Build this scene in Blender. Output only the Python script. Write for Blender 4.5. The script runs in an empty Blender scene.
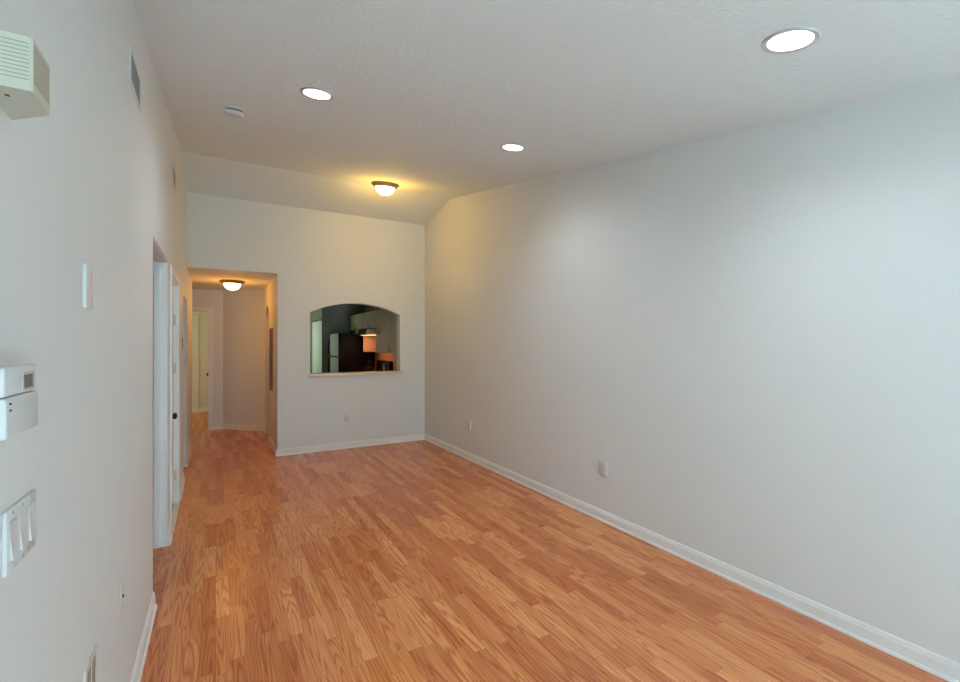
import bpy, bmesh, math
from mathutils import Vector, Matrix

S = bpy.context.scene
COL = S.collection
PI = math.pi

# ------------------------------------------------------------------ camera
CAM_Z = 1.5
cam_d = bpy.data.cameras.new('camera')
cam = bpy.data.objects.new('camera', cam_d)
COL.objects.link(cam)
cam.location = (0, 0, CAM_Z)
cam.rotation_euler = (PI / 2, 0, -0.526023)
cam_d.sensor_fit = 'HORIZONTAL'
cam_d.sensor_width = 36.0
cam_d.lens = 36.0 * 455.28 / 960.0
cam_d.shift_y = 2.512 / 960.0
cam_d.clip_start = 0.05
S.camera = cam

# ------------------------------------------------------------------ world, daylight, exposure
S.view_settings.view_transform = 'Standard'
S.view_settings.look = 'None'
S.view_settings.gamma = 1.0
S.view_settings.use_curve_mapping = False
S.view_settings.exposure = 0.0
w = bpy.data.worlds.new('sky')
S.world = w
w.use_nodes = True
bg = w.node_tree.nodes['Background']
bg.inputs[0].default_value = (0.72, 0.86, 1.0, 1)
bg.inputs[1].default_value = 0.3


def area(name, loc, rot, sx, sy, power, color):
    l = bpy.data.lights.new(name, 'AREA')
    l.shape = 'RECTANGLE'
    l.size, l.size_y = sx, sy
    l.energy = power
    l.color = color
    o = bpy.data.objects.new(name, l)
    o.location = loc
    o.rotation_euler = rot
    COL.objects.link(o)
    return o


ROOM_REAR = -1.7
# every light of the place: (power, colour)
PW = {
    'patio': (17, (0.58, 0.845, 1.0)),        # daylight through the sliding glass door behind the viewer
    'bounce': (194, (0.58, 0.845, 1.0)),       # the same door: light thrown up by the sunlit paving outside
    'kitchen': (14, (0.76, 1.0, 0.74)),      # daylight through an unseen kitchen window, its position made up
    'bedroom': (28, (1.0, 0.83, 0.38)),      # warm light through the far bedroom window
    'recessed': (42, (0.72, 0.8, 0.88)),
    'dome': (24, (1.0, 0.60, 0.09)),
    'hall': (13, (1.0, 0.37, 0.03)),
    'hood': (2.2, (1.0, 0.2, 0.025)),
}
area('daylight_patio', (1.05, ROOM_REAR - 0.25, 1.05), (PI / 2 + 0.3, 0, 0), 2.2, 1.9, *PW['patio'])
area('daylight_paving', (1.05, ROOM_REAR - 0.55, 0.35), (PI / 2 + 0.8, 0, 0), 2.2, 1.0, *PW['bounce'])
area('daylight_kitchen', (0.60, 10.85, 1.55), (0, -PI / 2, 0), 1.1, 1.3, *PW['kitchen'])
area('light_bedroom', (-2.75, 10.6, 1.5), (0, -PI / 2, 0), 1.2, 1.3, *PW['bedroom'])

# ------------------------------------------------------------------ room measures
XL, XR, YB = -0.308, 2.832, 6.603
LT, BT = 0.12, 0.15            # thickness of left and back wall
CA, CB = 2.558, 0.1679         # sloped ceiling z = CA + CB*y
RIDGE_Y = 5.70
RIDGE_Z = CA + CB * RIDGE_Y
BACK_Z = 3.351
HALL_Z = 2.435


def ceil_z(y):
    if y <= RIDGE_Y:
        return CA + CB * y
    return RIDGE_Z + (BACK_Z - RIDGE_Z) * (y - RIDGE_Y) / (YB - RIDGE_Y)


# ------------------------------------------------------------------ materials
def new_mat(name):
    m = bpy.data.materials.new(name)
    m.use_nodes = True
    nt = m.node_tree
    return m, nt, nt.nodes['Principled BSDF']


def plain(name, col, rough=0.5, metal=0.0, spec=0.5, bump=0.0, bscale=200.0, var=0.04, bdist=0.004):
    m, nt, b = new_mat(name)
    b.inputs['Roughness'].default_value = rough
    b.inputs['Metallic'].default_value = metal
    b.inputs['Specular IOR Level'].default_value = spec
    tc = nt.nodes.new('ShaderNodeTexCoord')
    n = nt.nodes.new('ShaderNodeTexNoise')
    n.inputs['Scale'].default_value = 3.0
    nt.links.new(tc.outputs['Object'], n.inputs['Vector'])
    mx = nt.nodes.new('ShaderNodeMix')
    mx.data_type = 'RGBA'
    mx.inputs[6].default_value = (*[c * (1 - var) for c in col], 1)
    mx.inputs[7].default_value = (*[min(1, c * (1 + var)) for c in col], 1)
    nt.links.new(n.outputs['Fac'], mx.inputs[0])
    nt.links.new(mx.outputs[2], b.inputs['Base Color'])
    if bump:
        n2 = nt.nodes.new('ShaderNodeTexNoise')
        n2.inputs['Scale'].default_value = bscale
        n2.inputs['Detail'].default_value = 3
        nt.links.new(tc.outputs['Object'], n2.inputs['Vector'])
        bp = nt.nodes.new('ShaderNodeBump')
        bp.inputs['Strength'].default_value = bump
        bp.inputs['Distance'].default_value = bdist
        nt.links.new(n2.outputs['Fac'], bp.inputs['Height'])
        nt.links.new(bp.outputs['Normal'], b.inputs['Normal'])
    return m


def emitter(name, col, strength):
    m, nt, b = new_mat(name)
    b.inputs['Base Color'].default_value = (0.9, 0.9, 0.88, 1)
    b.inputs['Emission Color'].default_value = (*col, 1)
    b.inputs['Emission Strength'].default_value = strength
    return m


def oak_floor():
    m, nt, b = new_mat('oak_laminate')
    N, L = nt.nodes, nt.links

    def math_(op, a, bb=None):
        n = N.new('ShaderNodeMath')
        n.operation = op
        for i, v in enumerate((a, bb)):
            if v is None:
                continue
            if isinstance(v, (int, float)):
                n.inputs[i].default_value = v
            else:
                L.new(v, n.inputs[i])
        return n.outputs[0]

    tc = N.new('ShaderNodeTexCoord')
    sp = N.new('ShaderNodeSeparateXYZ')
    L.new(tc.outputs['Object'], sp.inputs[0])
    x, y = sp.outputs[0], sp.outputs[1]
    SW, PL = 0.0677, 0.50
    xi = math_('DIVIDE', x, SW)
    ix = math_('FLOOR', xi)
    fx = math_('FRACT', xi)
    wn = N.new('ShaderNodeTexWhiteNoise')
    wn.noise_dimensions = '1D'
    L.new(ix, wn.inputs['W'])
    yy = math_('ADD', math_('DIVIDE', y, PL), math_('MULTIPLY', wn.outputs['Value'], 7.3))
    iy = math_('FLOOR', yy)
    fy = math_('FRACT', yy)
    cb = N.new('ShaderNodeCombineXYZ')
    L.new(ix, cb.inputs[0])
    L.new(iy, cb.inputs[1])
    w2 = N.new('ShaderNodeTexWhiteNoise')
    w2.noise_dimensions = '2D'
    L.new(cb.outputs[0], w2.inputs['Vector'])
    rnd = w2.outputs['Value']
    # grain: contour lines of a stretched noise, another slice for every strip
    gx = math_('MULTIPLY', x, 16.0)
    gy = math_('MULTIPLY', y, 0.85)
    g = N.new('ShaderNodeCombineXYZ')
    L.new(gx, g.inputs[0])
    L.new(gy, g.inputs[1])
    L.new(math_('MULTIPLY', rnd, 37.0), g.inputs[2])
    n1 = N.new('ShaderNodeTexNoise')
    n1.inputs['Scale'].default_value = 1.0
    n1.inputs['Detail'].default_value = 1.5
    n1.inputs['Roughness'].default_value = 0.35
    L.new(g.outputs[0], n1.inputs['Vector'])
    ring = math_('FRACT', math_('MULTIPLY', n1.outputs['Fac'], 15.0))
    ring = math_('ABSOLUTE', math_('SUBTRACT', ring, 0.5))     # 0 .. 0.5
    r1 = N.new('ShaderNodeMapRange')
    L.new(ring, r1.inputs[0])
    r1.inputs[1].default_value = 0.0
    r1.inputs[2].default_value = 0.30
    r1.inputs[3].default_value = 1.0
    r1.inputs[4].default_value = 0.0
    # fine pores
    pc = N.new('ShaderNodeCombineXYZ')
    L.new(math_('MULTIPLY', x, 170.0), pc.inputs[0])
    L.new(math_('MULTIPLY', y, 5.0), pc.inputs[1])
    L.new(math_('MULTIPLY', rnd, 11.0), pc.inputs[2])
    n2 = N.new('ShaderNodeTexNoise')
    n2.inputs['Scale'].default_value = 1.0
    n2.inputs['Detail'].default_value = 2.0
    L.new(pc.outputs[0], n2.inputs['Vector'])
    ramp = N.new('ShaderNodeValToRGB')
    e = ramp.color_ramp.elements
    e[0].position, e[0].color = 0.0, (*FLOOR_DARK, 1)
    e[1].position, e[1].color = 1.0, (*FLOOR_LIGHT, 1)
    em = ramp.color_ramp.elements.new(0.5)
    em.color = (*FLOOR_MID, 1)
    L.new(rnd, ramp.inputs[0])
    mx = N.new('ShaderNodeMix')
    mx.data_type = 'RGBA'
    mx.blend_type = 'MULTIPLY'
    L.new(math_('MULTIPLY', r1.outputs[0], 0.80), mx.inputs[0])
    L.new(ramp.outputs[0], mx.inputs[6])
    mx.inputs[7].default_value = (0.58, 0.40, 0.30, 1)
    m2 = N.new('ShaderNodeMix')
    m2.data_type = 'RGBA'
    m2.blend_type = 'MULTIPLY'
    L.new(math_('MULTIPLY', n2.outputs['Fac'], 0.95), m2.inputs[0])
    L.new(mx.outputs[2], m2.inputs[6])
    m2.inputs[7].default_value = (0.66, 0.50, 0.40, 1)
    # seams
    sx = math_('LESS_THAN', math_('MINIMUM', fx, math_('SUBTRACT', 1.0, fx)), 0.011)
    sy = math_('LESS_THAN', math_('MINIMUM', fy, math_('SUBTRACT', 1.0, fy)), 0.0016)
    seam = math_('MAXIMUM', sx, sy)
    m3 = N.new('ShaderNodeMix')
    m3.data_type = 'RGBA'
    m3.blend_type = 'MULTIPLY'
    L.new(math_('MULTIPLY', seam, 0.55), m3.inputs[0])
    L.new(m2.outputs[2], m3.inputs[6])
    m3.inputs[7].default_value = (0.40, 0.30, 0.24, 1)
    L.new(m3.outputs[2], b.inputs['Base Color'])
    b.inputs['Roughness'].default_value = 0.25
    b.inputs['Specular IOR Level'].default_value = 0.5
    bp = N.new('ShaderNodeBump')
    bp.inputs['Strength'].default_value = 0.06
    bp.inputs['Distance'].default_value = 0.002
    L.new(n2.outputs['Fac'], bp.inputs['Height'])
    L.new(bp.outputs['Normal'], b.inputs['Normal'])
    return m


FLOOR_DARK = (0.634, 0.201, 0.068)
FLOOR_MID = (0.790, 0.298, 0.106)
FLOOR_LIGHT = (0.923, 0.403, 0.159)

M = {}
M['paint'] = plain('wall_paint', (0.755, 0.76, 0.745), 0.55, bump=0.10, bscale=90, var=0.012, spec=0.3)
M['ceiling'] = plain('ceiling_texture', (0.80, 0.84, 0.84), 0.8, bump=0.5, bscale=52, var=0.015, spec=0.2, bdist=0.012)
M['trim'] = plain('trim_paint', (0.84, 0.84, 0.82), 0.35, var=0.01)
M['floor'] = oak_floor()
M['white'] = plain('white_plastic', (0.68, 0.685, 0.68), 0.35, var=0.01)
M['grey'] = plain('grey_plastic', (0.42, 0.42, 0.40), 0.4, var=0.02)
M['cream'] = plain('cream_plastic', (0.50, 0.475, 0.38), 0.45, var=0.02)
M['slot'] = plain('dark_slot', (0.05, 0.045, 0.04), 0.7)
M['screen'] = plain('lcd_grey', (0.16, 0.16, 0.14), 0.25)
M['brown_box'] = plain('brown_receptacle', (0.34, 0.27, 0.22), 0.5)
M['vent'] = plain('vent_paint', (0.46, 0.49, 0.45), 0.45, var=0.02)
M['bronze'] = plain('dark_bronze', (0.035, 0.028, 0.022), 0.35, metal=0.8)
M['nickel'] = plain('brushed_bronze', (0.27, 0.23, 0.17), 0.35, metal=0.9)
M['steel'] = plain('hinge_steel', (0.50, 0.48, 0.44), 0.35, metal=0.9)
M['lens'] = emitter('lamp_lens', (1.0, 0.93, 0.82), 9.0)
M['dome'] = emitter('dome_glass', (1.0, 0.74, 0.42), 5.0)
M['hood_lamp'] = emitter('hood_lamp', (1.0, 0.55, 0.25), 2.5)
M['threshold'] = plain('threshold_strip', (0.70, 0.60, 0.47), 0.4)
M['black'] = plain('black_enamel', (0.006, 0.0055, 0.005), 0.5, spec=0.25)
M['fridge_front'] = plain('fridge_front_reflection', (0.80, 0.82, 0.81), 0.35, metal=0.0, var=0.02)  # pale non-metal colour paints in the window light this front reflects
M['cabinet'] = plain('cabinet_beige', (0.60, 0.52, 0.38), 0.45, var=0.02)
M['ring'] = plain('lamp_ring', (0.58, 0.59, 0.58), 0.6, spec=0.2)
M['sill'] = plain('sill_tan', (0.70, 0.60, 0.49), 0.4)
M['chime_slot_shade'] = plain('chime_slot_shade', (0.33, 0.30, 0.23), 0.6)  # darker cream paints in the shade inside the chime's slots
M['counter'] = plain('counter_laminate', (0.30, 0.24, 0.18), 0.4, var=0.15)
M['tile'] = plain('backsplash_tile', (0.62, 0.45, 0.33), 0.4, var=0.06)
M['brown_wood'] = plain('brown_wood', (0.26, 0.14, 0.075), 0.45, var=0.15)
M['dark_wood'] = plain('dark_wood', (0.045, 0.022, 0.012), 0.4, var=0.2)
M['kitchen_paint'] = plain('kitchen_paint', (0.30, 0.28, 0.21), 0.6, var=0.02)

gm, gnt, gb = new_mat('window_glass')
gb.inputs['Base Color'].default_value = (0.95, 1, 0.98, 1)
gb.inputs['Roughness'].default_value = 0.0
gb.inputs['Transmission Weight'].default_value = 1.0
gb.inputs['IOR'].default_value = 1.02
M['glass'] = gm


# ------------------------------------------------------------------ mesh helpers
def box(bm, x0, x1, y0, y1, z0, z1, bev=0.0, seg=2):
    tmp = bmesh.new()
    bmesh.ops.create_cube(tmp, size=1.0)
    for v in tmp.verts:
        v.co = Vector(((x0 + x1) / 2 + v.co.x * (x1 - x0), (y0 + y1) / 2 + v.co.y * (y1 - y0), (z0 + z1) / 2 + v.co.z * (z1 - z0)))
    if bev:
        bmesh.ops.bevel(tmp, geom=tmp.edges[:], offset=bev, segments=seg, affect='EDGES', profile=0.5)
    merge(bm, tmp)


def merge(bm, tmp, mat=None):
    if mat is not None:
        tmp.transform(mat)
    vm = {}
    for v in tmp.verts:
        vm[v] = bm.verts.new(v.co)
    for f in tmp.faces:
        try:
            bm.faces.new([vm[v] for v in f.verts])
        except ValueError:
            pass
    tmp.free()


def prism(bm, pts, axis, a0, a1):
    """Extrude a 2D outline along an axis. axis 'x': pts are (y,z); 'y': (x,z); 'z': (x,y)."""
    def mk(p, a):
        if axis == 'x':
            return (a, p[0], p[1])
        if axis == 'y':
            return (p[0], a, p[1])
        return (p[0], p[1], a)
    A = [bm.verts.new(mk(p, a0)) for p in pts]
    B = [bm.verts.new(mk(p, a1)) for p in pts]
    bm.faces.new(A[::-1])
    bm.faces.new(B)
    n = len(pts)
    for i in range(n):
        bm.faces.new((A[i], A[(i + 1) % n], B[(i + 1) % n], B[i]))


def lathe(bm, prof, n=32, mat=None):
    """prof: list of (r, z)."""
    tmp = bmesh.new()
    rings = []
    for r, z in prof:
        if r < 1e-6:
            rings.append([tmp.verts.new((0, 0, z))])
        else:
            rings.append([tmp.verts.new((r * math.cos(2 * PI * i / n), r * math.sin(2 * PI * i / n), z)) for i in range(n)])
    for a, b in zip(rings, rings[1:]):
        for i in range(n):
            j = (i + 1) % n
            if len(a) == 1 and len(b) == 1:
                continue
            if len(a) == 1:
                tmp.faces.new((a[0], b[i], b[j]))
            elif len(b) == 1:
                tmp.faces.new((a[i], b[0], a[j]))
            else:
                tmp.faces.new((a[i], b[i], b[j], a[j]))
    merge(bm, tmp, mat)


def tube(bm, pts, r, n=10):
    pts = [Vector(p) for p in pts]
    rings = []
    for i, p in enumerate(pts):
        t = (pts[min(i + 1, len(pts) - 1)] - pts[max(i - 1, 0)]).normalized()
        u = t.cross(Vector((0.13, 0.31, 1))).normalized()
        v = t.cross(u)
        rings.append([bm.verts.new(p + r * (math.cos(2 * PI * k / n) * u + math.sin(2 * PI * k / n) * v)) for k in range(n)])
    for a, b in zip(rings, rings[1:]):
        for k in range(n):
            bm.faces.new((a[k], a[(k + 1) % n], b[(k + 1) % n], b[k]))
    bm.faces.new(rings[0][::-1])
    bm.faces.new(rings[-1])


def obj(name, bm, mat, parent=None, smooth=False, label=None):
    bmesh.ops.recalc_face_normals(bm, faces=bm.faces[:])
    me = bpy.data.meshes.new(name)
    bm.to_mesh(me)
    bm.free()
    me.materials.append(mat)
    if smooth:
        for p in me.polygons:
            p.use_smooth = True
        try:
            me.set_sharp_from_angle(angle=math.radians(35))
        except Exception:
            pass
    o = bpy.data.objects.new(name, me)
    COL.objects.link(o)
    if parent is not None:
        o.parent = parent
    if label:
        o['label'] = label
    return o


def struct(name, bm, mat, parent=None, smooth=False):
    o = obj(name, bm, mat, parent, smooth)
    if parent is None:
        o['kind'] = 'structure'
    return o


def thing(name, label, cat, loc=(0, 0, 0), rot=(0, 0, 0), group=None):
    o = bpy.data.objects.new(name, None)
    o.empty_display_size = 0.1
    COL.objects.link(o)
    o.location = loc
    o.rotation_euler = rot
    o['label'] = label
    o['category'] = cat
    if group:
        o['group'] = group
    return o


def tag(o, label, cat, group=None):
    o['label'] = label
    o['category'] = cat
    if group:
        o['group'] = group
    return o


def dup(root, loc, rot=None, label=None):
    r = root.copy()
    COL.objects.link(r)
    r.location = loc
    if rot is not None:
        r.rotation_euler = rot
    if label:
        r['label'] = label
    for ch in list(root.children):
        c = ch.copy()
        COL.objects.link(c)
        c.parent = r
        for g in list(ch.children):
            d = g.copy()
            COL.objects.link(d)
            d.parent = c
    return r


BASE_PROF = [(0, 0), (0.020, 0), (0.0195, 0.008), (0.017, 0.014), (0.012, 0.018), (0.012, 0.066), (0.0105, 0.071), (0.009, 0.075), (0.008, 0.083), (0.0045, 0.089), (0, 0.091)]


def baseboard(bm, p0, p1, nrm, e0=0.0, e1=0.0):
    """Moulded skirting from p0 to p1 against a wall, nrm points into the room."""
    p0, p1, nn = Vector((*p0, 0)), Vector((*p1, 0)), Vector((*nrm, 0)).normalized()
    t = (p1 - p0).normalized()
    p0, p1 = p0 - t * e0, p1 + t * e1
    A = [bm.verts.new(p0 + nn * d + Vector((0, 0, z))) for d, z in BASE_PROF]
    B = [bm.verts.new(p1 + nn * d + Vector((0, 0, z))) for d, z in BASE_PROF]
    bm.faces.new(A)
    bm.faces.new(B[::-1])
    n = len(A)
    for i in range(n):
        bm.faces.new((A[i], B[i], B[(i + 1) % n], A[(i + 1) % n]))


# ------------------------------------------------------------------ floor and ceilings
bm = bmesh.new()
box(bm, -3.0, 3.0, ROOM_REAR - 0.15, 12.3, -0.12, 0.0)
struct('floor', bm, M['floor'])

bm = bmesh.new()
y0, y1 = ROOM_REAR - 0.15, YB + BT
zs = lambda y: ceil_z(y)
prism(bm, [(y0, zs(y0)), (RIDGE_Y, RIDGE_Z), (y1, zs(y1)), (y1, zs(y1) + 0.15), (RIDGE_Y, RIDGE_Z + 0.15), (y0, zs(y0) + 0.15)], 'x', XL - LT, XR + 0.12)
struct('ceiling', bm, M['ceiling'])

bm = bmesh.new()
box(bm, -3.0, 0.83, YB + BT, 12.3, HALL_Z, HALL_Z + 0.12)
box(bm, -3.0, XL - LT, 1.6, YB + BT, HALL_Z, HALL_Z + 0.12)
struct('ceiling_hall', bm, M['ceiling'])
bm = bmesh.new()
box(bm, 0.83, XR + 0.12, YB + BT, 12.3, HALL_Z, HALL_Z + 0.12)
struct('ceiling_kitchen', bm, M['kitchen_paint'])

# ------------------------------------------------------------------ left wall with its three openings
O1 = (3.165, 4.10, 2.11)
O2 = (4.33, 5.13, 2.06)
O3 = (5.95, YB, 2.05)
bm = bmesh.new()


def lw(y0, y1, z0):
    pts = [(y0, z0), (y1, z0), (y1, ceil_z(y1) + 0.02)]
    if y0 < RIDGE_Y < y1:
        pts.append((RIDGE_Y, RIDGE_Z + 0.02))
    pts.append((y0, ceil_z(y0) + 0.02))
    prism(bm, pts, 'x', XL - LT, XL)


lw(ROOM_REAR, O1[0], 0)
lw(O1[0], O1[1], O1[2])
lw(O1[1], O2[0], 0)
lw(O2[0], O2[1], O2[2])
lw(O2[1], O3[0], 0)
lw(O3[0], YB + BT, O3[2])
wl = struct('wall_left', bm, M['paint'])

bm = bmesh.new()
box(bm, XL - LT, XL, YB, YB + BT, 0, O3[2])
box(bm, XL - LT, XL, YB + BT, 8.10, 0, HALL_Z + 0.01)
box(bm, -1.0, XL - LT, 7.98, 8.10, 0, HALL_Z)
box(bm, -1.12, -1.0, 7.98, 9.30, 0, HALL_Z)
struct('wall_hall_left', bm, M['paint'])

# rooms beyond the left wall
bm = bmesh.new()
box(bm, -2.3, -2.18, 1.6, 8.1, 0, HALL_Z)
for yy in (1.6, 4.18, 5.5):
    box(bm, -2.2, XL - LT, yy, yy + 0.1, 0, HALL_Z)
box(bm, -2.2, -1.0, 7.98, 8.1, 0, HALL_Z)
struct('wall_side_rooms', bm, M['paint'])

# ------------------------------------------------------------------ right wall
bm = bmesh.new()
pts = [(ROOM_REAR, 0), (YB + BT, 0), (YB + BT, ceil_z(YB + BT) + 0.02), (RIDGE_Y, RIDGE_Z + 0.02), (ROOM_REAR, ceil_z(ROOM_REAR) + 0.02)]
prism(bm, pts, 'x', XR, XR + 0.12)
struct('wall_right', bm, M['paint'])

# ------------------------------------------------------------------ rear wall (behind the viewer) with the sliding glass door
bm = bmesh.new()
zr = ceil_z(ROOM_REAR) + 0.03
yr = ROOM_REAR - 0.12
box(bm, XL - LT, -0.10, yr, ROOM_REAR, 0, zr)
box(bm, 2.20, XR + 0.12, yr, ROOM_REAR, 0, zr)
box(bm, -0.10, 2.20, yr, ROOM_REAR, 2.10, zr)
struct('wall_rear', bm, M['paint'])
bm = bmesh.new()
for x0, x1 in ((-0.10, -0.05), (1.02, 1.08), (2.15, 2.20)):
    box(bm, x0, x1, yr + 0.02, ROOM_REAR - 0.02, 0.0, 2.10)
box(bm, -0.05, 2.15, yr + 0.02, ROOM_REAR - 0.02, 2.05, 2.10)
box(bm, -0.05, 2.15, yr + 0.02, ROOM_REAR - 0.02, 0.0, 0.05)
door_frame = struct('door_4', bm, M['trim'])
bm = bmesh.new()
box(bm, -0.05, 2.15, ROOM_REAR - 0.066, ROOM_REAR - 0.060, 0.05, 2.05)
obj('pane', bm, M['glass'], door_frame)

# ------------------------------------------------------------------ back wall: hall opening and arched pass-through
PX0, PX1, PZ0, PZ1, PZA = 1.125, 2.425, 1.08, 1.930, 2.085
HX1 = 0.712
bm = bmesh.new()
yb0, yb1 = YB, YB + BT
ztop = BACK_Z + 0.02
prism(bm, [(XL, HALL_Z), (HX1, HALL_Z), (HX1, ztop), (XL, ztop)], 'y', yb0, yb1)
prism(bm, [(HX1, 0), (PX0, 0), (PX0, ztop), (HX1, ztop)], 'y', yb0, yb1)
prism(bm, [(PX1, 0), (XR, 0), (XR, ztop), (PX1, ztop)], 'y', yb0, yb1)
prism(bm, [(PX0, 0), (PX1, 0), (PX1, PZ0 - 0.045), (PX0, PZ0 - 0.045)], 'y', yb0, yb1)
hw, rise = (PX1 - PX0) / 2, PZA - PZ1
R = (hw * hw + rise * rise) / (2 * rise)
cx, cz = (PX0 + PX1) / 2, PZA - R
am = math.asin(hw / R)
NA = 28
arc = [(cx + R * math.sin(-am + 2 * am * i / NA), cz + R * math.cos(-am + 2 * am * i / NA)) for i in range(NA + 1)]
for a, b in zip(arc, arc[1:]):
    prism(bm, [a, b, (b[0], ztop), (a[0], ztop)], 'y', yb0, yb1)
struct('wall_back', bm, M['paint'])

bm = bmesh.new()
box(bm, PX0 - 0.022, PX1 + 0.045, yb0 - 0.035, yb1 + 0.03, PZ0 - 0.045, PZ0, 0.006)
struct('trim_1', bm, M['sill'])

# ------------------------------------------------------------------ hall walls
AY0, AY1, ASP, AAP = 7.69, 8.33, 1.90, 2.095   # arch doorway from hall to kitchen
HR0, HR1 = HX1, 0.83
bm = bmesh.new()
box(bm, HR0, HR1, yb1, AY0, 0, HALL_Z + 0.01)
box(bm, HR0, HR1, AY1, 9.3, 0, HALL_Z + 0.01)
na = 20
arc = [((AY0 + AY1) / 2 - (AY1 - AY0) / 2 * math.cos(PI * i / na), ASP + (AAP - ASP) * math.sin(PI * i / na)) for i in range(na + 1)]
for a, b in zip(arc, arc[1:]):
    prism(bm, [a, b, (b[0], HALL_Z + 0.01), (a[0], HALL_Z + 0.01)], 'x', HR0, HR1)
struct('wall_hall_right', bm, M['paint'])

EY = 9.18
DX0, DX1, DZ = -0.90, -0.093, 2.055
bm = bmesh.new()
box(bm, -1.12, DX0, EY, EY + 0.12, 0, HALL_Z)
box(bm, DX1, 0.115, EY, EY + 0.12, 0, HALL_Z)
box(bm, DX0, DX1, EY, EY + 0.12, DZ, HALL_Z)
struct('wall_hall_end', bm, M['paint'])
bm = bmesh.new()
prism(bm, [(0.111, EY), (0.75, 8.618), (0.83, 8.73), (0.83, EY + 0.12), (0.111, EY + 0.12)], 'z', 0, HALL_Z)
struct('wall_hall_angled', bm, M['paint'])

# bedroom beyond the hall's end
bm = bmesh.new()
box(bm, -3.0, 0.42, 11.75, 11.87, 0, HALL_Z)
box(bm, 0.30, 0.42, EY + 0.12, 11.87, 0, HALL_Z)
box(bm, -2.62, -2.5, EY, 9.95, 0, HALL_Z)
box(bm, -2.62, -2.5, 11.25, 11.87, 0, HALL_Z)
box(bm, -2.62, -2.5, 9.95, 11.25, 0, 0.9)
box(bm, -2.62, -2.5, 9.95, 11.25, 2.1, HALL_Z)
box(bm, -2.62, -1.12, EY, EY + 0.12, 0, HALL_Z)
struct('wall_bedroom', bm, M['paint'])
bm = bmesh.new()
for a in (9.95, 10.58, 11.21):
    box(bm, -2.60, -2.54, a, a + 0.04, 0.9, 2.1)
box(bm, -2.60, -2.54, 9.95, 11.25, 0.9, 0.94)
box(bm, -2.60, -2.54, 9.95, 11.25, 2.06, 2.1)
struct('window_1', bm, M['trim'])

# ------------------------------------------------------------------ kitchen shell
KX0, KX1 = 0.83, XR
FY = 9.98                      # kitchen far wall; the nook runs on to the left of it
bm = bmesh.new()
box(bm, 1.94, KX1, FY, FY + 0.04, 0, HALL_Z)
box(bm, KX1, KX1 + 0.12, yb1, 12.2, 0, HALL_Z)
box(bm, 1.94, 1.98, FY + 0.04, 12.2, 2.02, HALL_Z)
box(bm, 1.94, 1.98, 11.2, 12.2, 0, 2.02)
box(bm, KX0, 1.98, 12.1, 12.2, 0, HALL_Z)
# left side wall of the nook with an unseen window, placed to light closet and fridge
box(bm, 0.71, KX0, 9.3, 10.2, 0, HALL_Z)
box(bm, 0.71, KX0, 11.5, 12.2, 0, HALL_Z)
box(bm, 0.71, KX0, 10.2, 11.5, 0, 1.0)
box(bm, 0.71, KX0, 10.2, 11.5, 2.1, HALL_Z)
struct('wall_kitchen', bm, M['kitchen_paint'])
bm = bmesh.new()
for a in (10.2, 10.83, 11.46):
    box(bm, 0.74, 0.80, a, a + 0.04, 1.0, 2.1)
box(bm, 0.74, 0.80, 10.2, 11.5, 1.0, 1.04)
box(bm, 0.74, 0.80, 10.2, 11.5, 2.06, 2.1)
struct('window_2', bm, M['trim'])

# bifold closet door facing the nook window
bm = bmesh.new()
P = [(1.955, FY + 0.045), (1.915, FY + 0.33), (1.955, FY + 0.62), (1.915, FY + 0.91), (1.955, 11.19)]
for a, b in zip(P, P[1:]):
    prism(bm, [a, b, (b[0] + 0.028, b[1]), (a[0] + 0.028, a[1])], 'z', 0.012, 1.99)
d5 = struct('door_3', bm, M['trim'])
bm = bmesh.new()
box(bm, 1.942, 1.965, FY + 0.05, 11.19, 1.995, 2.018)
obj('door_track', bm, M['slot'], d5)  # dark colour also paints the shadow gap above the doors

# ------------------------------------------------------------------ baseboards
bm = bmesh.new()
baseboard(bm, (XR, ROOM_REAR), (XR, YB), (-1, 0))
struct('baseboard_right', bm, M['trim'])
bm = bmesh.new()
baseboard(bm, (HX1, YB), (XR, YB), (0, -1), e0=0.02)
baseboard(bm, (HX1, AY0), (HX1, YB), (-1, 0), e1=0.02)
struct('baseboard_back', bm, M['trim'])
bm = bmesh.new()
baseboard(bm, (XL, ROOM_REAR), (XL, O1[0]), (1, 0), e1=0.005)
baseboard(bm, (XL, O1[0]), (XL - LT, O1[0]), (0, 1))
baseboard(bm, (XL, O1[1]), (XL - LT, O1[1]), (0, -1), e0=0.01)
baseboard(bm, (XL, O1[1]), (XL, O2[0] - 0.06), (1, 0), e0=0.016)
baseboard(bm, (XL, O2[1] + 0.06), (XL, O3[0]), (1, 0))
struct('baseboard_left', bm, M['trim'])
bm = bmesh.new()
baseboard(bm, (XL, YB), (XL, 8.10), (1, 0), e0=0.012)
baseboard(bm, (XL - LT, YB), (XL, YB), (0, -1), e1=0.012)
baseboard(bm, (DX1 + 0.06, EY), (0.111, EY), (0, -1), e1=0.008)
dv = Vector((0.75 - 0.111, 8.618 - EY))
nv = (-0.66, -0.75)
baseboard(bm, (0.111, EY), (0.716, 8.649), (dv.y, -dv.x), e0=0.006)
baseboard(bm, (-2.5, 11.75), (0.3, 11.75), (0, -1))
struct('baseboard_hall', bm, M['trim'])

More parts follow.
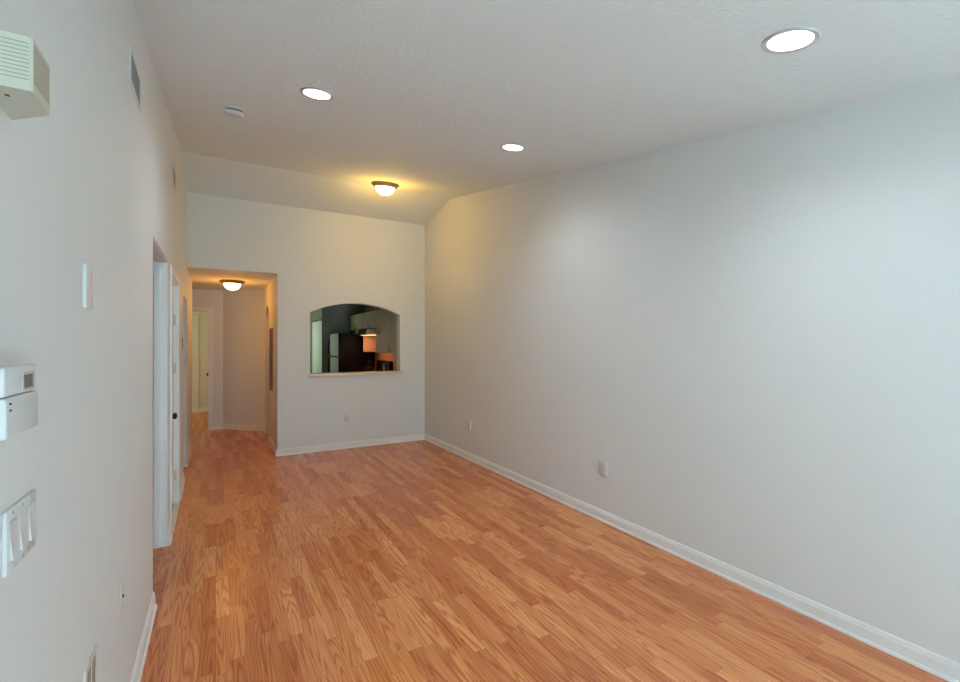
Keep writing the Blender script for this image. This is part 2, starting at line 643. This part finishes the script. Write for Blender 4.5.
# ------------------------------------------------------------------ left wall joinery
# painted jamb liner of the first opening (jamb boards, stop bead, head)
bm = bmesh.new()
x0, x1 = XL - LT, XL
box(bm, x0, x1 - 0.004, O1[1] - 0.018, O1[1], 0.0, O1[2], 0.003)
box(bm, x0 + 0.035, x0 + 0.075, O1[1] - 0.030, O1[1] - 0.018, 0.0, O1[2] - 0.03, 0.003)
box(bm, x0, x1 - 0.004, O1[0], O1[0] + 0.012, 0.0, O1[2], 0.003)
box(bm, x0, x1 - 0.004, O1[0], O1[1], O1[2] - 0.012, O1[2], 0.003)
struct('trim_2', bm, M['trim'])

# closed white door in the second opening
bm = bmesh.new()
for a, b in ((O2[0] - 0.055, O2[0]), (O2[1], O2[1] + 0.055)):
    box(bm, XL, XL + 0.013, a, b, 0, O2[2] + 0.055, 0.003)
box(bm, XL, XL + 0.013, O2[0], O2[1], O2[2], O2[2] + 0.055, 0.003)
box(bm, XL - LT, XL, O2[0], O2[0] + 0.015, 0, O2[2])
box(bm, XL - LT, XL, O2[1] - 0.015, O2[1], 0, O2[2])
box(bm, XL - LT, XL, O2[0], O2[1], O2[2] - 0.015, O2[2])
struct('trim_3', bm, M['trim'])
bm = bmesh.new()
dx1 = XL - 0.032
box(bm, dx1 - 0.035, dx1, O2[0] + 0.018, O2[1] - 0.018, 0.02, O2[2] - 0.018, 0.003)
ym = (O2[0] + O2[1]) / 2
for ya, yb_ in ((O2[0] + 0.12, ym - 0.05), (ym + 0.05, O2[1] - 0.12)):
    for za, zb in ((0.25, 0.85), (1.0, 1.6), (1.72, 1.92)):
        box(bm, dx1 - 0.01, dx1 + 0.006, ya, yb_, za, zb, 0.005)
door = struct('door_1', bm, M['trim'])
bm = bmesh.new()
mt = Matrix.Translation((dx1 + 0.001, O2[0] + 0.085, 0.915)) @ Matrix.Rotation(PI / 2, 4, 'Y')
lathe(bm, [(0, 0), (0.032, 0), (0.032, 0.006), (0.012, 0.010), (0.011, 0.034), (0.022, 0.042), (0.027, 0.054), (0.024, 0.064), (0.012, 0.070), (0, 0.071)], 24, mt)
obj('door_knob', bm, M['bronze'], door, True)
for z in (0.27, 1.27, 1.72):
    bm = bmesh.new()
    box(bm, dx1 + 0.001, dx1 + 0.016, O2[1] - 0.022, O2[1] - 0.0155, z - 0.045, z + 0.045, 0.002)
    tube(bm, [(dx1 + 0.014, O2[1] - 0.024, z - 0.045), (dx1 + 0.014, O2[1] - 0.024, z + 0.045)], 0.006)
    obj('hinge', bm, M['threshold'], door)
bm = bmesh.new()
prism(bm, [(XL - 0.03, 0), (XL + 0.02, 0), (XL + 0.018, 0.006), (XL + 0.008, 0.011), (XL - 0.02, 0.011), (XL - 0.03, 0.006)], 'y', O2[0] + 0.017, O2[1] - 0.017)
struct('trim_4', bm, M['threshold'])

# casing and strike of the third opening
bm = bmesh.new()
box(bm, XL - LT, XL, O3[0], O3[0] + 0.012, 0, O3[2])
box(bm, XL - LT, XL, O3[0], YB, O3[2] - 0.012, O3[2])
tr = struct('trim_5', bm, M['trim'])
bm = bmesh.new()
box(bm, XL - 0.004, XL + 0.004, O3[0] - 0.20, O3[0] - 0.16, 1.44, 1.56, 0.001)
sp_ = obj('strike_plate', bm, M['bronze'], None)
tag(sp_, 'small dark metal plate on the left wall before the hall opening', 'wall plate')

# casing of the doorway at the hall's end
bm = bmesh.new()
box(bm, DX1, DX1 + 0.057, EY - 0.014, EY, 0, DZ + 0.057, 0.003)
box(bm, DX0 - 0.057, DX0, EY - 0.014, EY, 0, DZ + 0.057, 0.003)
box(bm, DX0, DX1, EY - 0.014, EY, DZ, DZ + 0.057, 0.003)
box(bm, DX1 - 0.016, DX1, EY, EY + 0.12, 0, DZ)
box(bm, DX0, DX0 + 0.016, EY, EY + 0.12, 0, DZ)
tr2 = struct('trim_6', bm, M['trim'])
# bedroom door, swung open into the bedroom against the right side
bm = bmesh.new()
box(bm, DX1 + 0.006, DX1 + 0.041, EY + 0.125, EY + 0.92, 0.012, DZ - 0.02, 0.003)
d2 = struct('door_2', bm, M['trim'])
bm = bmesh.new()
lathe(bm, [(0, 0), (0.032, 0), (0.032, 0.006), (0.012, 0.010), (0.011, 0.030), (0.024, 0.038), (0.030, 0.050), (0.024, 0.062), (0, 0.066)], 20, Matrix.Translation((DX1 + 0.007, EY + 0.86, 0.915)) @ Matrix.Rotation(-PI / 2, 4, 'Y'))
obj('door_knob', bm, M['bronze'], d2, True)
# closet door casing on the bedroom's far wall
bm = bmesh.new()
box(bm, -0.350, -0.325, 11.735, 11.75, 0.091, 2.05, 0.003)
box(bm, -1.30, -0.325, 11.735, 11.75, 2.05, 2.11, 0.003)
struct('trim_7', bm, M['trim'])

# ------------------------------------------------------------------ recessed ceiling lights
TILT = math.atan(CB)


def recessed(x, y, label, r=0.098):
    t = thing('recessed_ceiling_light', label, 'ceiling light', (x, y, ceil_z(y)), (TILT, 0, 0), 'round recessed ceiling lights')
    bm = bmesh.new()
    lathe(bm, [(r * 0.79, -0.002), (r * 0.82, -0.006), (r * 0.90, -0.0075), (r * 0.985, -0.007), (r, -0.006), (r, 0.0), (r * 0.79, 0.0)], 48)
    obj('trim_ring', bm, M['ring'], t, True)
    bm = bmesh.new()
    lathe(bm, [(0, -0.006), (r * 0.5, -0.006), (r * 0.80, -0.004), (r * 0.80, -0.001), (0, -0.001)], 48)
    obj('lens', bm, M['lens'], t, True)
    return t


l1 = recessed(1.995, 0.955, 'large round recessed ceiling light nearest the right wall, glowing white')
dup(l1, (0.545, 2.96, ceil_z(2.96)), None, 'round recessed ceiling light beside the smoke detector, left of centre')
dup(l1, (2.045, 3.00, ceil_z(3.00)), None, 'smaller-looking round recessed ceiling light midway along the room before the domed lamp')


def lamp_spot(name, loc, power, col, rot=(0, 0, 0), ang=158, size=0.07):
    l = bpy.data.lights.new(name, 'SPOT')
    l.energy = power
    l.color = col
    l.spot_size = math.radians(ang)
    l.spot_blend = 1.0
    l.shadow_soft_size = size
    o = bpy.data.objects.new(name, l)
    o.location = loc
    o.rotation_euler = rot
    COL.objects.link(o)


for x, y in ((1.995, 0.955), (0.545, 2.96), (2.045, 3.00)):
    lamp_spot('recessed_lamp', (x, y, ceil_z(y) - 0.03), *PW['recessed'], (TILT, 0, 0))


# ------------------------------------------------------------------ domed flush lights
def dome(loc, rot, label, power, col):
    t = thing('flush_ceiling_light', label, 'ceiling light', loc, rot, 'domed flush ceiling lights')
    bm = bmesh.new()
    lathe(bm, [(0, 0), (0.168, 0), (0.170, -0.012), (0.160, -0.024), (0.140, -0.040), (0.128, -0.045), (0.118, -0.040), (0, -0.030)], 48)
    obj('pan', bm, M['nickel'], t, True)
    bm = bmesh.new()
    pr = [(0.117 * math.cos(a), -0.040 - 0.100 * math.sin(a)) for a in [PI / 2 * i / 10 for i in range(11)]]
    pr[-1] = (0, -0.140)
    lathe(bm, [(0.0, -0.036)] + pr, 40)
    obj('glass_shade', bm, M['dome'], t, True)
    bm = bmesh.new()
    lathe(bm, [(0, -0.137), (0.011, -0.139), (0.012, -0.145), (0.006, -0.152), (0, -0.154)], 16)
    obj('finial', bm, M['nickel'], t, True)
    for kind, share in (('SPOT', 0.45), ('POINT', 0.55)):
        l = bpy.data.lights.new('dome_lamp', kind)
        l.energy = power * share
        l.color = col
        l.shadow_soft_size = 0.09
        if kind == 'SPOT':
            l.spot_size = math.radians(174)
            l.spot_blend = 1.0
        o = bpy.data.objects.new('dome_lamp', l)
        o.location = Vector(loc) + Vector((0, 0, -0.29))
        COL.objects.link(o)


dome((1.815, 5.46, ceil_z(5.46)), (TILT, 0, 0), 'bronze-rimmed domed ceiling lamp near the back wall above the arched opening', *PW['dome'])
dome((0.215, 7.75, HALL_Z), (0, 0, 0), 'bronze-rimmed domed ceiling lamp on the low hall ceiling through the opening', *PW['hall'])

# ------------------------------------------------------------------ smoke detector
t = thing('smoke_detector', 'small round white smoke detector on the sloped ceiling', 'smoke detector', (0.117, 3.70, ceil_z(3.70)), (TILT, 0, 0))
bm = bmesh.new()
lathe(bm, [(0, 0), (0.070, 0), (0.070, -0.010), (0.062, -0.013), (0, -0.013)], 36)
obj('base', bm, M['white'], t, True)
bm = bmesh.new()
lathe(bm, [(0.050, -0.013), (0.050, -0.024), (0, -0.024)], 36)
obj('grille_gap', bm, M['slot'], t, True)
bm = bmesh.new()
lathe(bm, [(0, -0.022), (0.060, -0.022), (0.062, -0.034), (0.054, -0.048), (0.030, -0.053), (0, -0.053)], 36)
obj('cover', bm, M['white'], t, True)

# ------------------------------------------------------------------ wall vents
def vent(y, z, wy, hz, label, slats):
    t = thing('air_vent', label, 'air vent', (XL, y, z), (0, 0, 0), 'air vents high on the left wall')
    bm = bmesh.new()
    f = 0.018
    for a in ((-wy / 2, -wy / 2 + f, -hz / 2, hz / 2), (wy / 2 - f, wy / 2, -hz / 2, hz / 2), (-wy / 2 + f, wy / 2 - f, -hz / 2, -hz / 2 + f), (-wy / 2 + f, wy / 2 - f, hz / 2 - f, hz / 2)):
        box(bm, 0, 0.004, *a)
    obj('frame', bm, M['white'], t)
    bm = bmesh.new()
    box(bm, 0.0003, 0.0015, -wy / 2 + f, wy / 2 - f, -hz / 2 + f, hz / 2 - f)
    obj('backing', bm, M['slot'], t)
    bm = bmesh.new()
    hh = hz - 2 * f
    for k in range(slats):
        zc = -hh / 2 + hh * (k + 0.5) / slats
        s = hh / slats * 0.48
        prism(bm, [(0.0014, zc + s), (0.0022, zc + s), (0.0042, zc - s), (0.0034, zc - s)], 'y', -wy / 2 + f, wy / 2 - f)
    obj('slats', bm, M['vent'], t)


vent(2.50, 2.663, 0.29, 0.155, 'larger grey louvred air vent high on the left wall nearer the camera', 9)
vent(4.68, 2.92, 0.30, 0.19, 'narrow-looking air vent high on the left wall near the ceiling ridge', 8)

# ------------------------------------------------------------------ door chime
t = thing('door_chime', 'cream louvred door chime box high on the left wall', 'door chime', (XL, 1.000, 1.890))
CD, CF, CFW, CH = 0.063, 0.043, 0.098, 0.083      # depth, half width of the front, far edge on the wall, height
bm = bmesh.new()
prism(bm, [(0, -CF), (CD - 0.003, -CF), (CD, -CF + 0.003), (CD, CF - 0.002), (CD - 0.004, CF + 0.004), (0, CFW)], 'z', 0, CH)
obj('housing', bm, M['cream'], t)
for k in range(10):
    z = 0.016 + k * 0.0062
    bm = bmesh.new()
    box(bm, 0.027, CD - 0.004, -CF - 0.0006, -CF + 0.002, z, z + 0.0018)
    box(bm, CD - 0.003, CD + 0.0006, -CF + 0.004, CF - 0.006, z, z + 0.0027)
    obj('louvre_shade', bm, M['chime_slot_shade'], t)  # flat strips in the shade colour, drawn as slots
bm = bmesh.new()
box(bm, 0.022, 0.028, -0.012, -0.006, -0.0006, 0.002)
obj('screw_hole', bm, M['slot'], t)

# ------------------------------------------------------------------ alarm keypad / thermostat
t = thing('thermostat', 'white wall thermostat with small grey screen on the left wall', 'thermostat', (XL, 1.013, 1.355))
bm = bmesh.new()
box(bm, 0, 0.010, -0.068, 0.068, 0.004, 0.104, 0.002)
obj('back_plate', bm, M['white'], t)
bm = bmesh.new()
box(bm, 0.008, 0.036, -0.072, 0.072, 0.064, 0.109, 0.004, 3)
obj('upper_cover', bm, M['white'], t, True)
bm = bmesh.new()
box(bm, 0.008, 0.038, -0.072, 0.072, 0.0, 0.0625, 0.004, 3)
obj('flip_door', bm, M['white'], t, True)
bm = bmesh.new()
box(bm, 0.0355, 0.0366, 0.002, 0.056, 0.068, 0.098)
obj('screen_bezel', bm, M['grey'], t)
bm = bmesh.new()
box(bm, 0.0362, 0.0372, 0.006, 0.046, 0.072, 0.094)
obj('screen', bm, M['screen'], t)
for z in (0.053, 0.043):
    bm = bmesh.new()
    box(bm, 0.0378, 0.0388, -0.060, -0.052, z - 0.0014, z + 0.0014)
    obj('vent_slot', bm, M['slot'], t)


# ------------------------------------------------------------------ wall plates: helper in local coords (normal +x, width y, height z)
def plate_mesh(wy, hz, d=0.008):
    bm = bmesh.new()
    box(bm, 0, d, -wy / 2, wy / 2, -hz / 2, hz / 2, 0.0015, 2)
    return bm


def screw(bm, y, z, x=0.006):
    lathe(bm, [(0, 0.0015), (0.0024, 0.0012), (0.0033, 0), (0, 0)], 12, Matrix.Translation((x, y, z)) @ Matrix.Rotation(PI / 2, 4, 'Y'))


# triple rocker switch
t = thing('light_switch', 'white triple rocker light switch plate low on the near left wall', 'light switch', (XL, 1.128, 1.163))
obj('plate', plate_mesh(0.145, 0.108, 0.006), M['white'], t, True)
for k in (-1, 0, 1):
    yy = k * 0.0455
    bm = bmesh.new()
    for a in ((yy - 0.0165, yy - 0.0150, -0.034, 0.034), (yy + 0.0150, yy + 0.0165, -0.034, 0.034), (yy - 0.015, yy + 0.015, -0.034, -0.0325), (yy - 0.015, yy + 0.015, 0.0325, 0.034)):
        box(bm, 0.0057, 0.0064, *a)
    obj('rocker_gap', bm, M['grey'], t)
    bm = bmesh.new()
    prism(bm, [(0.006, -0.032), (0.0105, -0.032), (0.0075, 0.0), (0.0068, 0.032), (0.006, 0.032)], 'y', yy - 0.0148, yy + 0.0148)
    obj('rocker', bm, M['white'], t)
    for z in (0.046, -0.046):
        bm = bmesh.new()
        screw(bm, yy, z)
        obj('screw', bm, M['grey'], t)

# blank plate
t = thing('blank_cover_plate', 'blank white cover plate alone at head height on the left wall', 'wall plate', (XL, 1.620, 1.655))
obj('plate', plate_mesh(0.074, 0.118, 0.009), M['white'], t, True)
for z in (0.042, -0.042):
    bm = bmesh.new()
    screw(bm, 0, z, 0.009)
    obj('screw', bm, M['white'], t)

# cable plate
t = thing('cable_outlet', 'white wall plate with a single dark cable socket low on the left wall', 'wall plate', (XL, 2.162, 0.545))
obj('plate', plate_mesh(0.072, 0.118, 0.004), M['white'], t, True)
bm = bmesh.new()
lathe(bm, [(0, 0.004), (0.004, 0.004), (0.006, 0.002), (0.007, 0), (0, 0)], 16, Matrix.Translation((0.004, 0.006, 0.0)) @ Matrix.Rotation(PI / 2, 4, 'Y'))
obj('socket', bm, M['slot'], t, True)

# double outlet at the lower left edge
t = thing('double_outlet', 'white two-gang plate with brown-grey sockets at the bottom of the near left wall', 'outlet', (XL, 1.672, 0.553))
bm = bmesh.new()
for a in ((-0.075, -0.055, -0.062, 0.062), (-0.012, -0.002, -0.062, 0.062), (0.042, 0.062, -0.062, 0.062), (-0.055, 0.042, 0.044, 0.062), (-0.055, 0.042, -0.062, -0.044)):
    box(bm, 0, 0.005, *a)
obj('plate', bm, M['white'], t)
for a, b in ((-0.055, -0.012), (-0.002, 0.042)):
    bm = bmesh.new()
    box(bm, 0.0005, 0.0042, a, b, -0.044, 0.044)
    obj('socket', bm, M['brown_box'], t)


def outlet(loc, rz, label):
    t = thing('wall_outlet', label, 'outlet', loc, (0, 0, rz), 'white duplex wall outlets')
    obj('plate', plate_mesh(0.074, 0.118, 0.013), M['white'], t, True)
    for z in (-0.0205, 0.0205):
        bm = bmesh.new()
        box(bm, 0.012, 0.0155, -0.0165, 0.0165, z - 0.0145, z + 0.0145, 0.003)
        s = obj('socket', bm, M['white'], t, True)
        bm = bmesh.new()
        for yy in (-0.0065, 0.0065):
            box(bm, 0.0153, 0.0158, yy - 0.0012, yy + 0.0012, z - 0.003, z + 0.006)
        box(bm, 0.0153, 0.0158, -0.0022, 0.0022, z - 0.010, z - 0.006)
        obj('slots', bm, M['slot'], s)
    bm = bmesh.new()
    screw(bm, 0, 0, 0.013)
    obj('screw', bm, M['grey'], t)
    return t


o1 = outlet((XR, 2.796, 0.456), PI, 'white duplex outlet on the right wall, the nearer and larger one')
dup(o1, (XR, 5.142, 0.446), (0, 0, PI), 'white duplex outlet on the right wall close to the back corner')
dup(o1, (1.629, YB, 0.440), (0, 0, -PI / 2), 'white duplex outlet on the back wall below the arched opening')

# ------------------------------------------------------------------ hall: tall dark panel on the hall's right wall
t = thing('wall_panel', 'tall narrow dark panel hung on the right wall of the hall', 'wall panel', (HX1, 7.285, 0.82))
bm = bmesh.new()
for a in ((-0.13, -0.105, 0, 0.90), (0.105, 0.13, 0, 0.90), (-0.105, 0.105, 0, 0.03), (-0.105, 0.105, 0.87, 0.90)):
    box(bm, -0.022, 0, *a)
obj('frame', bm, M['brown_wood'], t)
bm = bmesh.new()
box(bm, -0.012, 0, -0.105, 0.105, 0.03, 0.87)
obj('inset', bm, M['dark_wood'], t)

# ------------------------------------------------------------------ kitchen seen through the arch
WX = KX1 - 0.002


def cabinet_doors(t, xf, ys, z0, z1, knob_z, knob_at):
    for (a, b), ks in zip(zip(ys, ys[1:]), knob_at):
        bm = bmesh.new()
        box(bm, xf - 0.018, xf, a + 0.003, b - 0.003, z0 + 0.003, z1 - 0.003, 0.003)
        box(bm, xf - 0.022, xf - 0.017, a + 0.06, b - 0.06, z0 + 0.06, z1 - 0.06, 0.004)
        d = obj('door', bm, M['cabinet'], t)
        bm = bmesh.new()
        ky = a + 0.045 if ks < 0 else b - 0.045
        lathe(bm, [(0, 0), (0.006, 0), (0.006, 0.012), (0.014, 0.017), (0.014, 0.023), (0, 0.027)], 16, Matrix.Translation((xf - 0.018, ky, knob_z)) @ Matrix.Rotation(-PI / 2, 4, 'Y'))
        obj('knob', bm, M['bronze'], d, True)


def upper(ya, yb_, z0, z1, ys, ks, label, knob_z):
    t = thing('wall_cabinet', label, 'cabinet', (0, 0, 0), (0, 0, 0), 'beige kitchen wall cabinets')
    bm = bmesh.new()
    box(bm, 2.52, WX, ya, yb_, z0, z1)
    obj('carcass', bm, M['cabinet'], t)
    cabinet_doors(t, 2.52, ys, z0, z1, knob_z, ks)


upper(6.80, 8.05, 1.335, 2.10, (6.80, 7.33, 8.05), (1, 1), 'large beige wall cabinet right of the range hood inside the arched opening', 1.395)
upper(8.052, 8.848, 1.775, 2.10, (8.052, 8.45, 8.848), (1, -1), 'short beige wall cabinet directly above the range hood', 1.82)
bm = bmesh.new()
box(bm, 2.50, WX, 8.85, 8.868, 1.335, 1.772, 0.002)
tag(obj('cabinet_side_panel', bm, M['cabinet']), 'short beige side panel glowing orange under the range hood beside the refrigerator', 'panel')
upper(8.87, 9.97, 1.775, 2.10, (8.87, 9.42, 9.97), (1, -1), 'short beige wall cabinet above the black refrigerator', 1.82)

# range hood
t = thing('range_hood', 'black range hood under the short cabinet with its lamp lit', 'range hood', (0, 8.45, 0))
bm = bmesh.new()
prism(bm, [(WX, 1.66), (2.33, 1.66), (2.31, 1.69), (2.34, 1.772), (WX, 1.772)], 'y', -0.395, 0.395)
obj('housing', bm, M['black'], t)
bm = bmesh.new()
prism(bm, [(2.505, 1.668), (2.332, 1.668), (2.315, 1.69), (2.342, 1.762), (2.505, 1.762)], 'y', -0.398, -0.394)
obj('end_panel', bm, M['cabinet'], t)
bm = bmesh.new()
prism(bm, [(2.3085, 1.692), (2.334, 1.765), (2.339, 1.765), (2.3135, 1.692)], 'y', 0.10, 0.30)
obj('control_strip', bm, M['grey'], t)
bm = bmesh.new()
box(bm, 2.42, 2.62, -0.30, 0.30, 1.654, 1.661)
obj('lamp_cover', bm, M['hood_lamp'], t)
l = area('hood_light', (2.52, 8.45, 1.64), (0, 0, 0), 0.2, 0.6, *PW['hood'])

# refrigerator
t = thing('refrigerator', 'black refrigerator with front coloured pale for reflected window light, half hidden beyond the stove', 'refrigerator', (2.46, 9.56, 0))
bm = bmesh.new()
box(bm, -0.30, 0.365, -0.385, 0.385, 0.02, 1.70, 0.006)
obj('body', bm, M['black'], t)
for nm, z0, z1 in (('freezer_door', 1.245, 1.70), ('fridge_door', 0.06, 1.225)):
    bm = bmesh.new()
    box(bm, -0.365, -0.302, -0.383, 0.383, z0, z1, 0.008)
    d = obj(nm, bm, M['black'], t)
    bm = bmesh.new()
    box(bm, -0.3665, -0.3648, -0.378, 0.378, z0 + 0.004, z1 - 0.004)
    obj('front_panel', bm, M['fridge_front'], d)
    bm = bmesh.new()
    za, zb = (1.27, 1.56) if nm == 'freezer_door' else (0.85, 1.20)
    tube(bm, [(-0.362, 0.34, za), (-0.40, 0.34, za + 0.02), (-0.41, 0.34, (za + zb) / 2), (-0.40, 0.34, zb - 0.02), (-0.362, 0.34, zb)], 0.011)
    obj('handle', bm, M['black'], d, True)

# stove
t = thing('stove', 'black kitchen stove below the range hood', 'stove', (0, 8.45, 0))
bm = bmesh.new()
box(bm, 2.20, WX, -0.38, 0.38, 0.02, 0.905, 0.004)
obj('body', bm, M['black'], t)
bm = bmesh.new()
prism(bm, [(2.74, 0.90), (2.76, 1.17), (WX - 0.002, 1.17), (WX - 0.002, 0.90)], 'y', -0.38, 0.38)
obj('backguard', bm, M['black'], t)
for k in range(4):
    bm = bmesh.new()
    lathe(bm, [(0, 0.022), (0.017, 0.020), (0.019, 0), (0, 0)], 16, Matrix.Translation((2.752, -0.28 + 0.187 * k, 1.09)) @ Matrix.Rotation(-PI / 2, 4, 'Y'))
    obj('knob', bm, M['black'], t, True)

# counter and base cabinet
bm = bmesh.new()
box(bm, 2.19, WX, 6.77, 8.065, 0.875, 0.912, 0.004)
tag(obj('countertop', bm, M['counter']), 'brown countertop run beside the stove below the arched opening', 'countertop')
t = thing('base_cabinet', 'beige base cabinet under the kitchen countertop', 'cabinet')
bm = bmesh.new()
box(bm, 2.24, WX, 6.80, 8.06, 0.09, 0.874)
obj('carcass', bm, M['cabinet'], t)
cabinet_doors(t, 2.24, (6.80, 7.43, 8.06), 0.10, 0.87, 0.80, (1, -1))
# backsplash
bm = bmesh.new()
box(bm, KX1 - 0.0018, KX1 + 0.01, 6.80, 9.14, 0.913, 1.66)
struct('trim_8', bm, M['tile'])

# kettle on the stove
t = thing('kettle', 'black kettle standing on the stove', 'kettle', (2.45, 8.30, 0.906))
bm = bmesh.new()
lathe(bm, [(0, 0), (0.095, 0), (0.105, 0.02), (0.10, 0.09), (0.07, 0.15), (0.035, 0.17), (0, 0.172)], 28)
obj('body', bm, M['black'], t, True)
bm = bmesh.new()
tube(bm, [(0, 0.085, 0.13), (0, 0.085, 0.22), (0, 0.05, 0.265), (0, -0.05, 0.265), (0, -0.085, 0.22), (0, -0.085, 0.13)], 0.011)
obj('handle', bm, M['black'], t, True)
bm = bmesh.new()
tube(bm, [(-0.08, 0, 0.08), (-0.13, 0, 0.13), (-0.16, 0, 0.17)], 0.014)
obj('spout', bm, M['black'], t, True)
bm = bmesh.new()
lathe(bm, [(0, 0.17), (0.008, 0.17), (0.013, 0.185), (0.009, 0.195), (0, 0.197)], 16)
obj('lid_knob', bm, M['black'], t, True)

# slim bottle on the counter
t = thing('bottle', 'slim white bottle on the counter in front of the stove panel', 'bottle', (2.62, 7.96, 0.913))
bm = bmesh.new()
lathe(bm, [(0, 0), (0.018, 0), (0.019, 0.005), (0.019, 0.16), (0.009, 0.185), (0.008, 0.20), (0, 0.20)], 20)
obj('body', bm, M['white'], t, True)
bm = bmesh.new()
lathe(bm, [(0, 0.199), (0.010, 0.199), (0.010, 0.222), (0, 0.224)], 16)
obj('cap', bm, M['white'], t, True)

# tall pantry cabinet seen through the hall's arched doorway
t = thing('pantry_cabinet', 'tall brown pantry cabinet seen through the arched doorway in the hall', 'cabinet', (1.03, 8.72, 0))
bm = bmesh.new()
box(bm, -0.18, 0.18, -0.25, 0.25, 0.06, 1.92)
box(bm, -0.17, 0.16, -0.24, 0.24, 0.0, 0.06)
obj('carcass', bm, M['brown_wood'], t)
for a, b in ((-0.25, 0.0), (0.0, 0.25)):
    bm = bmesh.new()
    box(bm, 0.18, 0.198, a + 0.002, b - 0.002, 0.065, 1.915, 0.003)
    d = obj('door', bm, M['brown_wood'], t)
    bm = bmesh.new()
    ky = b - 0.03 if a < -0.1 else a + 0.03
    lathe(bm, [(0, 0), (0.006, 0), (0.006, 0.012), (0.013, 0.017), (0, 0.026)], 14, Matrix.Translation((0.198, ky, 1.0)) @ Matrix.Rotation(PI / 2, 4, 'Y'))
    obj('knob', bm, M['bronze'], d, True)
